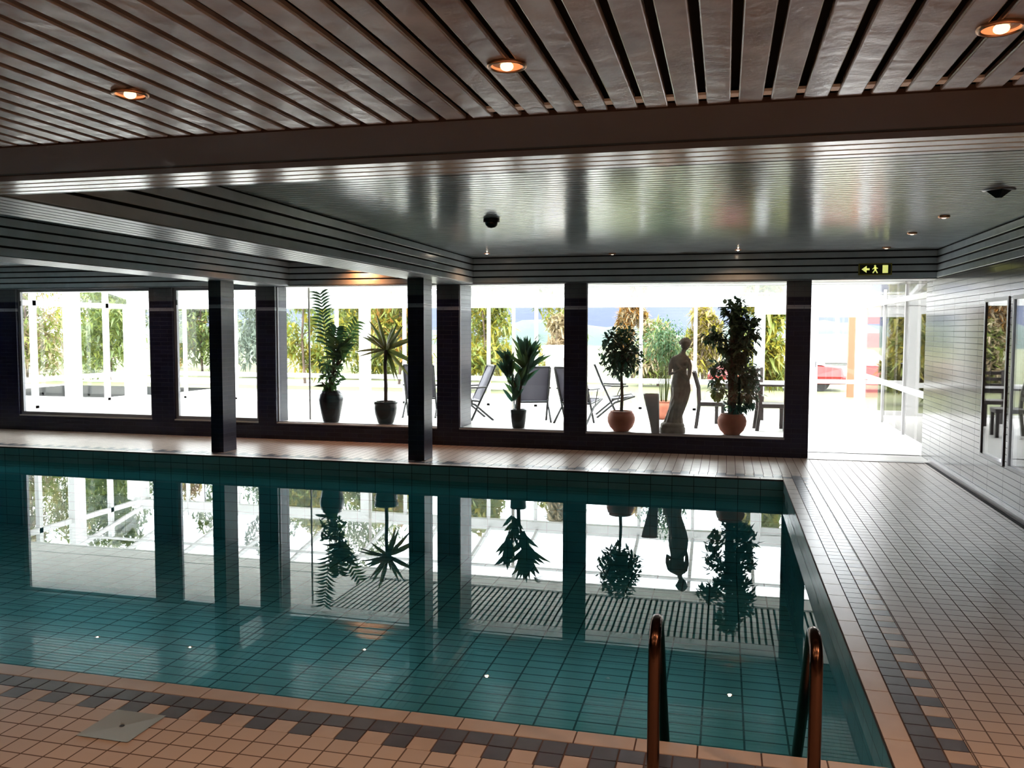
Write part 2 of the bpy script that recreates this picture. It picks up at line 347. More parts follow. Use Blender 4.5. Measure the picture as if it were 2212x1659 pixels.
# fascia along the window wall and along the right wall
for k in range(4):
    z = ZC+.046+k*.0915
    slat(b, (-16.4, WY-.03, z), (XR, WY-.03, z), Z, -Y, .0715)
    slat(b, (XR-.03, YC, z), (XR-.03, WY-.03, z), Z, -X, .0715)
b.box(-16.4, XR, WY-.012, WY-.002, ZC+.002, ZT, 1); b.box(XR-.012, XR-.002, YC, WY, ZC+.002, ZT, 1)
b.box(-16.4, 1.09, WY-.045, WY+.1, ZC-.004, ZC+.002, 0)
struct(b.build('ceiling', [m_slat, m_gap]))
m_beam = mat('beam_soffit', (.16,.175,.185), .33)  # darker, rougher panels on the beam undersides
for n, (x0, x1) in enumerate(((-4.07,-3.53), (-6.99,-6.45))):
    b = MB()
    for k in range(4):
        z = ZC+.046+k*.0915
        slat(b, (x1, YC, z), (x1, WY-.03, z), Z, X, .0715); slat(b, (x0, YC, z), (x0, WY-.03, z), Z, -X, .0715)
    nn = 6; ww = (x1-x0)/nn
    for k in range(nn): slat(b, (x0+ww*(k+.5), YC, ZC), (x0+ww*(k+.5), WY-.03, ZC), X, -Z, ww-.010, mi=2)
    b.box(x0+.016, x1-.016, YC, WY-.03, ZC+.016, ZT+.02, 1)
    struct(b.build('ceiling', [m_slat, m_gap, m_beam]))
b = MB(); b.box(XL-.2, XR+.2, YB-.2, WY+.62, 2.95, 3.1); struct(b.build('ceiling', [m_white]))
# ------------------------------------------------------------------ pillars by the pool edge
m_pilx = m_wallx
for n, (x0, x1, lab) in enumerate(((-3.98,-3.76,'slim navy tiled pillar at the pool edge right of the yucca window'), (-6.88,-6.69,'slim navy tiled pillar at the pool edge in front of the second window'))):
    b = MB(); b.box(0, x1-x0, 0, .32, 0, ZC)
    o = b.build('tiled_pillar', [m_wallx, m_wally], loc=(x0, 10.36, 0))
    for p in o.data.polygons:
        if abs(p.normal.x) > .5: p.material_index = 1
    tag(o, lab, 'pillar', 'pillars along the far pool edge')
# ------------------------------------------------------------------ lamps
def downlight(loc, lab, group, rad=.05, bulb=m_bulb, watt=10, col=(1,.55,.3), spread=2.4, drop=.0):
    r = empty('downlight', loc); tag(r, lab, 'lamp', group)
    m = MB(); m.rings([[((rad*q)*math.cos(2*PI*k/28), (rad*q)*math.sin(2*PI*k/28), z) for k in range(28)] for q, z in ((1.0,0), (1.0,-.005), (.9,-.008), (.8,-.006), (.78,0))], 0, False)
    m.build('trim_ring', m_copper, r)
    m = MB(); m.rings([[((rad*q)*math.cos(2*PI*k/28), (rad*q)*math.sin(2*PI*k/28), z) for k in range(28)] for q, z in ((.79,-.004), (.7,.004), (.45,.008), (.05,.009))], 0, False)
    m.build('reflector', m_refl, r)
    m = MB(); m.ell((0,0,-.004), (rad*.34, rad*.34, rad*.22), 14, 8); m.build('bulb', bulb, r)
    if watt:
        l = bpy.data.lights.new('lamp_light', 'AREA'); l.shape = 'DISK'; l.size = rad*1.2; l.energy = watt; l.color = col; l.spread = spread
        lo = bpy.data.objects.new('lamp_light', l); COL.objects.link(lo); lo.parent = r; lo.location = (0, 0, -.02)
    return r
near = [(-1.63,2.1,'leftmost of the three glowing downlights in the low ceiling'), (-.54,2.1,'middle of the three glowing downlights in the low ceiling'), (.57,2.095,'glowing downlight in the low ceiling near the right top corner'),
        (1.67,2.1,None), (-2.72,2.1,None), (-.54,.9,None), (.57,.9,None), (1.67,.9,None), (-1.63,.9,None), (-2.72,.9,None), (1.67,-.3,None), (-2.72,-.3,None)]  # entries without a label are added lamps, for the tiles' orange cast
for x, y, lab in near: downlight((x, y, ZC-.001), lab or 'added warm downlight out of view, tinting the near tiles orange', 'downlights in the low ceiling', .05, watt=20 if x > 1 else 4.2)
for x, y, lab in ((-3.14,11.15,'warm downlight in the high ceiling beside the pillar beam'), (.14,11.35,'bright warm downlight in the high ceiling above the tree window'),
                  (-7.81,11.1,'warm downlight hidden above the second window'), (-9.46,11.1,'warm downlight hidden above the leftmost window'), (-5.2,11.66,'warm downlight lighting the slats above the yucca')):
    downlight((x, y, ZT-.001), lab, 'downlights above the windows', .045, m_bulbw, watt=12 if x == -5.2 else 4, col=(1,.36,.13) if x == -5.2 else (1,.55,.3))
for x, y, lab in ((-1.49,11.5,'small unlit downlight above the topiary window'), (1.91,11.4,'small downlight nearest the exit sign'), (1.89,9.8,'small downlight second from the exit sign'), (1.89,8.45,'small downlight third from the exit sign')):
    r = empty('downlight', (x, y, ZT)); tag(r, lab, 'lamp', 'small downlights in the high ceiling')
    m = MB(); m.lathe([(.05,0), (.05,-.012), (.035,-.02), (.03,-.012)], n=20); m.build('trim_ring', m_copper, r)
    m = MB(); m.ell((0,0,-.012), (.024,.024,.014)); m.build('bulb', mat('bulb_dim', (.9,.9,.85), .2, emit=(1,.9,.8), estr=1.2), r)
r = empty('ceiling_fixture', (1.92, 6.97, ZT)); tag(r, 'dark square fixture in the high ceiling at the right edge', 'fixture')  # dark recessed spot fixture, no lamp inside
m = MB(); m.lathe([(.085,0), (.085,-.008), (.02,-.06), (.004,-.062)], n=4, sm=False); m.build('cone', m_black, r)
m = MB(); m.lathe([(.11,0), (.11,-.006), (.085,-.008)], n=24); m.build('trim_ring', m_frame, r)
r = empty('ceiling_sensor', (-2.13, 7.72, ZT)); tag(r, 'small black dome sensor on the high ceiling', 'sensor')
m = MB(); m.lathe([(.075,0), (.078,-.03), (.06,-.035)], n=28); m.build('housing', m_black, r)
m = MB(); m.lathe([(.06,-.033), (.055,-.06), (.035,-.08), (.005,-.086)], n=28); m.build('dome', m_blackpot, r)
# exit sign on the fascia
r = empty('exit_sign', (1.85, WY-.06, 2.485)); tag(r, 'yellow and black exit sign with arrow above the garden door', 'sign')
m = MB(); m.box(-.20,.20,-.012,.03,-.075,.075); bevel(m.build('sign_case', mat('sign_frame', (.25,.22,.02), .5), r), .006)
m = MB(); m.box(-.185,.185,-.016,-.012,-.06,.06); m.build('sign_panel', mat('sign_panel', (.015,.02,.005), .4), r)
m_sg = mat('sign_yellow', (.8,.8,.2), .4, emit=(.85,.9,.25), estr=.75)
m = MB(); yv = -.020
def fl(pts): m.poly([(x, yv, z) for x, z in pts]); 
m.mesh([(-.165,yv,0), (-.105,yv,.045), (-.105,yv,-.045), (-.165,yv+.003,0), (-.105,yv+.003,.045), (-.105,yv+.003,-.045)], [(0,2,1), (3,4,5), (0,1,4,3), (1,2,5,4), (2,0,3,5)])
m.box(-.11,-.07,yv,yv+.003,-.012,.012); m.build('arrow', m_sg, r)
m = MB(); m.ell((-.005,yv+.002,.04), (.012,.003,.012)); m.bar((-.005,yv+.001,.028), (.0,yv+.001,-.005), .024, .003, up=(0,1,0))
m.bar((.0,yv+.001,-.005), (.025,yv+.001,-.05), .013, .003, up=(0,1,0)); m.bar((.0,yv+.001,-.005), (-.03,yv+.001,-.048), .013, .003, up=(0,1,0)); m.bar((-.008,yv+.001,.022), (-.035,yv+.001,.0), .009, .003, up=(0,1,0)); m.bar((0,yv+.001,.022), (.028,yv+.001,.008), .009, .003, up=(0,1,0))
m.build('running_figure', m_sg, r)
m = MB(); m.box(.085,.15,yv,yv+.003,-.05,.05); m.build('door_symbol', m_sg, r)
# ------------------------------------------------------------------ floor drain, hand rails
r = empty('floor_drain', (-2.48, 3.04, 0)); tag(r, 'square grey metal floor drain sunk in the beige tiles', 'drain')
m = MB(); q = .125
cs = [(-q,-q), (q,-q), (q,q), (-q,q)]
for i in range(4):
    a, c2 = cs[i], cs[(i+1) % 4]; m.poly([(a[0],a[1],.004), (c2[0],c2[1],.004), (c2[0]*.05,c2[1]*.05,.0012), (a[0]*.05,a[1]*.05,.0012)])
m.build('funnel', mat('drain_metal', (.42,.44,.42), .35, metal=.5), r)
m = MB(); m.lathe([(.011,.0012), (.011,.0022)], n=16); m.build('drain_hole', m_black, r)
def arc_rail(x):
    pts = [(x,3.16,0), (x,3.16,.2), (x,3.16,.44)]
    for k in range(1, 10):
        a = PI - PI*.8*k/10*1.05; pts.append((x, 3.26+.10*math.cos(a), .46+.10*math.sin(a)+.02))
    pts += [(x,3.50,.30), (x,3.70,.02), (x,3.86,-.2), (x,3.90,-.3), (x,3.90,-1.15)]
    return pts
for x, lab in ((-.237,'left bronze steel pool handrail bending over the near edge'), (.338,'right bronze steel pool handrail bending over the near edge')):
    r = empty('pool_handrail', (x,0,0)); tag(r, lab, 'handrail', 'handrails of the pool steps')
    m = MB(); m.tube(arc_rail(0), .0235, 16); m.build('rail', m_steel, r)
    m = MB(); m.lathe([(.045,0), (.045,.006), (.03,.014), (.024,.014)], (0,3.16,0), 24); m.build('floor_flange', m_steel, r)
# ------------------------------------------------------------------ winter garden
GY, GX = 18.4, -14.3
b = MB(); b.box(-14.6, 2.75, WY+.62, GY+.1, -.1, 0); b.box(1.09, 2.75, WY+.06, WY+.62, -.1, 0.001); struct(b.build('floor', [m_whitefl]))
b = MB()      # slatted soffit behind the window wall
for i in range(int(-6.3/.095), int(2.62/.095)): slat(b, ((i+.5)*.095, WY+.5, ZC+.13), ((i+.5)*.095, 14.4, ZC+.13), X, -Z, .06)
b.box(-6.3, 2.7, WY+.5, 14.9, ZC+.22, ZC+.25, 1)
b.box(-14.6, -6.3, WY+.5, 14.9, ZC+.11, ZC+.14, 0)
b.box(-6.33, -6.27, WY+.5, 14.9, ZC+.11, ZC+.25, 0); b.box(-14.6, 2.7, 14.4, 14.9, ZC+.10, ZC+.13, 0); b.box(-14.6, 2.7, 14.9, 14.96, ZC+.09, 3.1, 0)
struct(b.build('ceiling', [m_soffit, mat('soffit_gap', (.012,.015,.014), .9)]))
RT = (14.96, 3.08); RE = (GY, 2.38)
mull = [-12.9,-11.5,-10.2,-8.84,-8.17,-7.15,-5.14,-4.05,-1.75,-.61]
b = MB()
for x in [-14.2]+[-12.9,-11.5,-10.2,-8.9,-7.5,-6.3,-5.1,-4.0,-2.9,-1.75,-.6,.6,1.75,2.65]: b.bar((x, RT[0], RT[1]), (x, RE[0], RE[1]), .06, .09)
b.box(-14.5, 2.7, GY-.05, GY+.12, 2.19, 2.42)
b.bar((-14.4,16.5,2.7), (2.65,16.5,2.7), .05, .05)
struct(b.build('trim_3', [m_white]))
b = MB(); b.mesh([(-14.4,RT[0],RT[1]+.05), (2.65,RT[0],RT[1]+.05), (2.65,RE[0],RE[1]+.05), (-14.4,RE[0],RE[1]+.05), (-14.4,RT[0],RT[1]+.058), (2.65,RT[0],RT[1]+.058), (2.65,RE[0],RE[1]+.058), (-14.4,RE[0],RE[1]+.058)],
    [(0,3,2,1), (4,5,6,7), (0,1,5,4), (1,2,6,5), (2,3,7,6), (3,0,4,7)])
struct(b.build('window_10', [m_glass]))
# far glazing
r = struct(empty('window_11', (0, GY, 0)))
f = MB()
for x in mull: f.box(x-.035, x+.035, -.03, .04, 0, 2.2)
f.box(-8.25,-8.0,-.06,.05,0,2.185); f.box(.58,.80,-.06,.06,0,2.2); f.box(-14.5,-14.1,-.2,.12,0,2.18); f.box(1.55,1.78,-.05,.05,0,2.2); f.box(2.6,2.75,-.06,.05,0,2.18)
f.box(-14.2, 1.6, -.02, .03, .56, .66); f.box(-14.2, 1.6, -.03, .05, 0, .05)
f.box(.8, 2.65, -.03, .05, 2.03, 2.2)
f.build('window_frame', m_white, r)
gl = MB(); gl.box(-14.2, 1.6, 0, .008, .05, 2.2); gl.build('glass_pane', m_glass, r)
# glazed door at the end of the passage
r = struct(empty('door_1', (1.78, GY, 0)))
f = MB(); W = .84
for a in ((0,.06,0,2.03), (W-.06,W,0,2.03), (.06,W-.06,0,.09), (.06,W-.06,1.97,2.03), (.06,W-.06,.62,.7)): f.box(a[0], a[1], -.02, .04, a[2], a[3])
f.build('door_frame', m_white, r)
gl = MB(); gl.box(.06, W-.06, .005, .013, .09, 1.97); gl.build('glass_pane', m_glass, r)
gl = MB(); gl.box(.015, .03, -.06, -.02, .95, 1.07); gl.bar((.02,-.055,1.05), (.14,-.055,1.05), .016, .016); gl.build('door_handle', m_frame, r)
# right side glazing of the passage, left end glazing
r = struct(empty('window_12', (2.62, WY+.62, 0)))
f = MB()
for y in (.06, 1.5, 3.3, 5.3): f.box(.01, .05, y-.03, y+.03, .0, 2.4)
f.box(0, .08, 0, 5.95, 0, .12); f.box(-.005, .05, 0, 5.95, .78, .86); f.box(-.01, .08, 0, 5.95, 2.14, 2.22)
f.build('window_frame', m_white, r)
gl = MB(); gl.box(.03, .038, .02, 5.85, .12, 2.9); gl.build('glass_pane', m_glass_thin, r)
r = struct(empty('window_13', (GX, WY+.3, 0)))
f = MB()
for y in (.1, 1.6, 3.0, 4.1, 5.2): f.box(-.05, .05, y-.05, y+.05, 0, 2.9)
f.box(-.05, .12, 3.9, 4.25, 0, 3.0)
f.box(-.03, .03, 0, 6.1, .56, .66); f.box(-.03, .05, 0, 6.1, 2.19, 2.3); f.box(-.03, .05, 0, 6.1, 0, .06)
f.build('window_frame', m_white, r)
gl = MB(); gl.box(-.004, .004, 0, 6.1, .06, 2.9); gl.build('glass_pane', m_glass, r)
# posts standing inside the garden
for x, y, wd, lab in ((-4.02,16.2,.055,'thin grey post behind the palm in the winter garden'), (-6.44,12.42,.022,'slim beige post behind the left potted palm'), (-7.55,17.3,.05,'thin grey post between the two black pots')):
    b = MB(); b.box(-wd/2, wd/2, -wd/2, wd/2, (SILL if y < 12.5 else 0), (ZC if y < 12.5 else 2.62)); o = b.build('post', mat('post_grey', (.5,.47,.43), .5), loc=(x, y, 0)); tag(o, lab, 'post')
# ------------------------------------------------------------------ plants
rnd = random.Random(4)
def leaf(b, p, d, L, W, mi=0, droop=.25, seg=3, fold=.12, up=Z):
    """pointed blade from p along d"""
    d = Vector(d).normalized(); s = d.cross(up)
    if s.length < .05: s = Vector((rnd.uniform(-1,1), rnd.uniform(-1,1), 0))
    s.normalize(); pts = []
    for i in range(seg+1):
        t = i/seg; c2 = Vector(p) + d*L*t - Z*droop*L*t*t; ww = W*.5*math.sin(PI*(.12+.88*t)**.8) if i < seg else .0005
        n = s.cross(d).normalized()*fold*ww
        pts.append((c2-s*ww+n, c2-n, c2+s*ww+n))
    vs = [q for r in pts for q in r]; fs = []
    for i in range(seg): a = i*3; fs += [(a,a+1,a+4,a+3), (a+1,a+2,a+5,a+4)]
    b.mesh(vs, fs, mi, False)
def rdir(up=0.0):
    while True:
        v = Vector((rnd.uniform(-1,1), rnd.uniform(-1,1), rnd.uniform(-1,1)))
        if .1 < v.length < 1: v.normalize(); v.z += up; return v.normalized()
def clump(b, c2, r, n, L, W, mi=0, shell=.55, droop=.3, upb=.1):
    for i in range(n):
        v = rdir(); k = shell + (1-shell)*rnd.random(); p = Vector((c2[0]+v.x*r[0]*k, c2[1]+v.y*r[1]*k, c2[2]+v.z*r[2]*k))
        d = (v*.7 + rdir(upb)).normalized(); leaf(b, p, d, L*rnd.uniform(.7,1.2), W*rnd.uniform(.8,1.2), mi, droop, 2)
ZS = SILL
def pot(name, mat_, prof, root, soil_r, soil_z):
    m = MB(); m.lathe(prof, n=40); p = m.build(name, mat_, root)
    m = MB(); m.lathe([(.005,soil_z-.01), (soil_r,soil_z), (.005,soil_z+.012)], n=24); m.build('soil', m_soil, p)
# tall black urn with fronds
r = empty('potted_palm', (-5.93, 12.12, ZS)); tag(r, 'tall feathery palm in a tall black urn on the sill', 'potted plant')
pot('pot', m_blackpot, [(.11,0), (.125,.02), (.155,.15), (.185,.3), (.19,.36), (.175,.43), (.14,.475), (.15,.49), (.135,.49), (.125,.46)], r, .125, .46)
st = MB(); lf = MB()
def frond(p0, top, side, n, L, W, mi=0, bare=.35):
    p0, top = Vector(p0), Vector(top); pts = []
    for i in range(9):
        t = i/8; pts.append(p0.lerp(top, t) + Vector(side)*math.sin(PI*t*.5)*t - Vector(side)*t*0 + Vector((0,0,.12*math.sin(PI*t))))
    st.tube(pts, [.009*(1-.8*i/8) for i in range(9)], 6)
    for i in range(n):
        t = bare + (1-bare)*i/(n-1); k = min(int(t*8), 7); u = t*8-k; p = pts[k].lerp(pts[k+1], u); d = (pts[k+1]-pts[k]).normalized()
        sd = d.cross(Vector((0,1,.3))).normalized()
        for sg in (-1, 1): leaf(lf, p, d*.65 + sd*sg*.8 + Vector((0, rnd.uniform(-.3,.3), 0)), L*(1-.45*abs(t-.6)), W*1.35, mi, .35, 3, up=Y)
frond((-.02,0,.46), (-.10,.0,1.98), (-.06,0,0), 15, .26, .028, 0, .42)
frond((0,0,.46), (.30,.05,1.55), (.12,0,0), 11, .2, .03, 1, .4)
frond((0,.02,.46), (.02,-.02,1.45), (.1,0,0), 11, .26, .034, 0, .45)
for k in range(48):
    a = rnd.uniform(0, 2*PI); leaf(lf, (.17+rnd.uniform(-.09,.09), rnd.uniform(-.08,.08), 1.02+rnd.uniform(-.12,.2)), (math.cos(a)*.7, math.sin(a)*.5, rnd.uniform(.1,1.2)), rnd.uniform(.22,.36), .05, rnd.choice((0,1)), .3, 3, up=Y)
for k in range(12):
    st.tube([(0,0,.46), (rnd.uniform(-.03,.08), 0, .7), (rnd.uniform(.02,.22), rnd.uniform(-.05,.05), 1.0)], [.008,.007,.005], 6)
for k in range(95):
    z = .5+rnd.random()*.45; leaf(lf, (rnd.uniform(-.16,.17)*(z+.1), rnd.uniform(-.1,.1), z), rdir(.1), rnd.uniform(.08,.14), .05, rnd.choice((0,1,1)), .3, 2, up=Y)
for k in range(9):
    a = rnd.uniform(PI*.7, PI*1.3); st.tube([(0,0,.46), (math.cos(a)*.12, 0, .58), (math.cos(a)*.2, math.sin(a)*.08, .62)], .004, 5)
    leaf(lf, (math.cos(a)*.1, 0, .56), (math.cos(a), math.sin(a)*.3, .15), .2, .045, 1, .2, 3, up=Y)
st.build('stem', m_bark, r); lf.build('foliage', [m_leafd, m_leafm], r)
# yucca
r = empty('potted_yucca', (-5.02, 12.12, ZS)); tag(r, 'spiky yucca on a bare trunk in a round black pot', 'potted plant')
pot('pot', m_blackpot, [(.10,0), (.12,.02), (.165,.16), (.175,.24), (.172,.30), (.185,.31), (.185,.345), (.165,.345), (.16,.31)], r, .16, .32)
m = MB(); m.tube([(0,0,.3), (.005,0,.6), (-.005,0,.85), (.01,0,1.10), (.01,0,1.17)], [.03,.027,.026,.03,.02], 12); m.build('trunk', m_bark, r)
lf = MB()
for az, el, L in ((180,2,.42), (190,-8,.36), (165,32,.38), (150,38,.34), (110,62,.46), (100,75,.52), (80,70,.40), (60,55,.42), (30,30,.40), (15,24,.42), (-20,-20,.40), (-40,-42,.42), (-60,-62,.36), (-75,-70,.34), (200,-25,.25), (95,50,.45), (250,40,.4), (300,20,.4), (240,5,.4), (75,35,.4), (45,-15,.38), (270,60,.42), (120,15,.4), (330,45,.35)):
    a, e = math.radians(az), math.radians(el); yv = 0.0 if az in (180,190,165,150,110,100,60,30,15,-20,-40,-60,-75,200,80) else math.sin(a)
    d = Vector((math.copysign(math.cos(e), math.cos(a)) if yv == 0 else math.cos(a)*math.cos(e), yv*math.cos(e)+rnd.uniform(-.15,.15), math.sin(e)))
    leaf(lf, (.01,0,1.13), d, L*1.32, .062, 0, .12, 4, fold=.5, up=Y if abs(d.z) > .2 else Z)
lf.build('foliage', [m_leafo], r)
# palm
r = empty('potted_palm', (-2.93, 12.12, ZS)); tag(r, 'palm with two leafy heads on thin stems in a small black pot', 'potted plant')
pot('pot', m_blackpot, [(.08,0), (.09,.01), (.112,.14), (.122,.26), (.118,.275), (.105,.275), (.10,.25)], r, .105, .25)
st = MB(); lf = MB()
for x0, tx, tz, n, L in ((-.01,-.15,.98,26,.36), (.02,.12,1.05,56,.50), (0,.06,.85,26,.36), (-.02,-.07,.62,14,.28)):
    st.tube([(x0,0,.24), (x0+.01,.0,.5), (x0*.5+tx*.5,.0,tz*.72), (tx,0,tz)], [.010,.010,.009,.007], 8)
    for k in range(n):
        a = rnd.uniform(0, 2*PI); e = rnd.uniform(.5, 2.2); z = tz-rnd.random()*.25
        leaf(lf, (tx+rnd.uniform(-.02,.02), rnd.uniform(-.03,.03), z), (math.cos(a)*.6+tx*.9, math.sin(a)*.45, e), L*rnd.uniform(.6,1.05), .062, rnd.choice((0,0,1)), .2, 3, up=Y)
for k in range(6): leaf(lf, (-.17,0,1.1), (-1, rnd.uniform(-.3,.3), .25+.1*k), .24, .022, 1, .3, 3)
for k in range(8): leaf(lf, (.24,0,1.3), (1, rnd.uniform(-.4,.4), .2+.25*k), .2, .03, 1, .5, 3)
for k in range(26): leaf(lf, (rnd.uniform(-.12,.02), rnd.uniform(-.05,.05), rnd.uniform(.45,.78)), (rnd.uniform(-.6,.4), rnd.uniform(-.4,.4), .9), rnd.uniform(.15,.26), .035, 0, .2, 3)
st.build('stem', m_bark, r); lf.build('foliage', [m_leafb, m_leafm], r)
# topiary
bowl = [(.105,0), (.12,.02), (.16,.06), (.19,.13), (.197,.19), (.18,.25), (.155,.275), (.165,.288), (.15,.29), (.14,.27)]
r = empty('potted_ball_tree', (-1.42, 12.12, ZS)); tag(r, 'small round-headed tree on a thin trunk in a terracotta bowl', 'potted plant')
pot('pot', m_terra, bowl, r, .14, .27)
m = MB(); m.tube([(0,0,.26), (.01,0,.5), (-.005,0,.8), (.0,0,1.1), (0,0,1.35)], [.026,.022,.02,.017,.01], 10)
for k in range(16):
    a = rnd.uniform(0,2*PI); z = rnd.uniform(.8,1.25); m.tube([(0,0,z), (math.cos(a)*.14, math.sin(a)*.14, z+.12), (math.cos(a)*.24, math.sin(a)*.22, z+.2)], [.009,.006,.003], 6)
m.build('trunk', m_bark, r)
lf = MB(); clump(lf, (-.01,0,1.15), (.27,.26,.40), 620, .09, .055, 0, .3); clump(lf, (0,0,1.1), (.34,.3,.36), 240, .085, .05, 1, .6); clump(lf, (-.02,0,1.22), (.2,.2,.3), 150, .08, .045, 2, .4)
lf.build('foliage', [m_leafb, m_leafd, m_leafo], r)
# big tree
r = empty('potted_tree', (.11, 12.12, ZS)); tag(r, 'tallest dark leafy tree in a terracotta bowl before the dining set', 'potted plant')
pot('pot', m_terra, bowl, r, .14, .27)
m = MB()
for dx in (-.025, .02, .0): m.tube([(dx,dx*.5,.26), (dx*1.3,0,.7), (dx*.6-.01,0,1.2), (-.02,0,1.65)], [.034,.032,.024,.01], 10)
m.build('trunk', m_bark, r)
lf = MB()
for cx_, cz_, rx, rz, n, mi in ((0,1.72,.17,.17,230,0), (.03,1.50,.15,.17,170,0), (-.27,1.36,.16,.10,120,0), (-.13,1.25,.15,.12,110,0), (.17,1.42,.17,.22,260,1), (.10,1.18,.2,.18,260,0), (.27,1.5,.09,.2,50,0), (.13,.85,.24,.22,260,1), (.16,.60,.22,.24,300,1), (-.22,.85,.11,.22,90,1), (-.2,.62,.13,.16,70,2), (.0,1.0,.2,.14,160,0), (.05,.42,.2,.12,100,1)):
    clump(lf, (cx_,0,cz_), (rx,min(rx,.17),rz), n, .095, .058, mi, .3)
lf.build('foliage', [m_leafd, m_leafb, m_leafo], r)
# airy bush behind the statue
r = empty('potted_bamboo', (-1.12, 16.5, 0)); tag(r, 'pale green airy bush in the winter garden behind the statue', 'potted plant')
pot('pot', m_terra, [(k[0]*1.3, k[1]*1.2) for k in bowl], r, .18, .32)
st = MB(); lf = MB()
for k in range(14):
    a = rnd.uniform(0,2*PI); q = rnd.uniform(.05,.3); st.tube([(math.cos(a)*.05, math.sin(a)*.05, .3), (math.cos(a)*q*.6, math.sin(a)*q*.5, 1.0), (math.cos(a)*q, math.sin(a)*q, 1.7)], [.008,.006,.003], 6)
clump(lf, (.02,0,1.5), (.48,.4,.46), 1100, .1, .026, 0, .25, .4); clump(lf, (.1,0,1.2), (.4,.3,.4), 300, .1, .026, 1, .3, .4)
st.build('stem', m_leafo, r); lf.build('foliage', [leaf_mat('leaf_pale', (.05,.13,.05), (.08,.16,.06)), leaf_mat('leaf_pale2', (.10,.12,.035), (.07,.13,.04))], r)
# ------------------------------------------------------------------ statue and planter
r = empty('garden_statue', (-.70, 12.12, ZS)); tag(r, 'grey stone statue of a draped standing woman on a round plinth', 'statue')
m = MB()
m.lathe([(.175,0), (.178,.02), (.178,.07), (.165,.085), (.17,.1), (.16,.13), (.13,.15)], n=36)
m.build('plinth', m_stone, r)
m = MB()
def ring(z, cx_, cy_, rx, ry, folds=0, amp=0, ph=0, n=48):
    return [(cx_+(rx*(1+amp*math.sin(folds*2*PI*k/n+ph)))*math.cos(2*PI*k/n), cy_+(ry*(1+amp*math.sin(folds*2*PI*k/n+ph)))*math.sin(2*PI*k/n), z) for k in range(n)]
_sh = lambda z: .03+.105*max(0,z-.14)/1.0
R_ = [(.14,-.02,.125,.11,11,.07), (.22,-.02,.105,.095,11,.1), (.32,-.01,.092,.085,11,.1), (.42,.0,.09,.085,10,.09), (.52,.015,.1,.09,9,.08), (.62,.02,.118,.098,9,.06), (.70,.015,.12,.1,8,.05), (.76,.005,.105,.088,8,.04), (.83,-.01,.085,.072,0,0), (.90,-.02,.09,.074,0,0), (.97,-.025,.105,.082,0,0), (1.03,-.03,.118,.075,0,0), (1.07,-.028,.105,.062,0,0), (1.095,-.02,.06,.045,0,0), (1.115,-.005,.034,.034,0,0), (1.17,.01,.031,.033,0,0)]
m.rings([ring(z, x, 0, rx*1.08, ry*1.08, f_, a_, z*5) for z, x, rx, ry, f_, a_ in R_])
m.ell((.022,-.002,1.24), (.066,.06,.08), 20, 14)                    # head
m.ell((.07,-.045,1.235), (.013,.013,.015), 8, 6)                    # nose side
m.ell((.05,-.04,1.205), (.018,.014,.012), 8, 6)                      # chin
m.ell((-.03,.02,1.262), (.034,.036,.036), 12, 8); m.ell((.01,.008,1.28), (.076,.07,.062), 16, 10)   # hair and bun
for k in range(14):
    a = 2*PI*k/14; m.ell((.01+.066*math.cos(a), .008+.06*math.sin(a), 1.272+.012*math.sin(3*a)), (.022,.022,.022), 8, 6)
m.ell((-.0,-.068,.985), (.04,.03,.038), 10, 8); m.ell((.055,-.062,.985), (.038,.03,.036), 10, 8)
m.tube([(-.13,0,1.04), (-.15,-.03,.93), (-.14,-.07,.83), (-.06,-.12,.86), (.03,-.115,.90)], [.036,.032,.027,.022,.018], 14)     # near arm bent across
for k in range(4): m.tube([(.03,-.115-.004*k,.912-k*.011), (.055,-.113,.918-k*.013), (.075,-.105,.912-k*.014)], [.0075,.0068,.0055], 7)
m.tube([(.025,-.12,.905), (.04,-.122,.925), (.055,-.118,.932)], [.008,.007,.006], 7)
m.tube([(.075,0,1.04), (.115,-.01,.94), (.125,-.03,.83), (.12,-.06,.74)], [.034,.03,.025,.018], 14)                              # far arm holding the cloth
for k in range(4): m.tube([(.112+.006*k,-.065+.006*k,.735), (.11+.006*k,-.08+.006*k,.705), (.105+.006*k,-.078+.006*k,.682)], [.0075,.0068,.0055], 7)
m.tube([(.125,-.05,.74), (.138,-.06,.715), (.132,-.072,.7)], [.008,.007,.006], 7)
m.tube([(.12,-.05,.74), (.135,-.03,.6), (.12,-.02,.48), (.10,-.02,.36), (.09,-.03,.25)], [.02,.035,.036,.028,.012], 12)           # falling drapery
m.tube([(-.12,.02,1.06), (-.05,-.085,.95), (.05,-.10,.84), (.12,-.06,.76)], [.015,.02,.022,.02], 10)
m.v = [(x+_sh(z), y, z) for x, y, z in m.v]
o = m.build('figure', m_stone, r); md = o.modifiers.new('remesh', 'REMESH'); md.mode = 'VOXEL'; md.voxel_size = .006; md.use_smooth_shade = True
r = empty('tapered_planter', (-.985, 12.0, ZS)); tag(r, 'pale grey tapering planter with dark opening left of the statue', 'planter')
def sq(z, h, cx_=0, n=24, e=.35):
    out = []
    for k in range(n):
        a = 2*PI*k/n; c_, s_ = math.cos(a), math.sin(a); q = (abs(c_)**4+abs(s_)**4)**-.25; out.append((cx_+h*c_*q, h*s_*q, z))
    return out
m = MB(); m.rings([sq(0,.055,.06), sq(.15,.066,.045), (sq(.5,.105,0)), sq(.55,.11,-.005), sq(.55,.098,-.005), sq(.47,.09,0)], 0); m.build('planter_body', mat('pale_stone', (.55,.54,.56), .7), r)
m = MB(); m.rings([sq(.47,.088,0), sq(.475,.087,0)]); m.build('soil', m_soil, r)
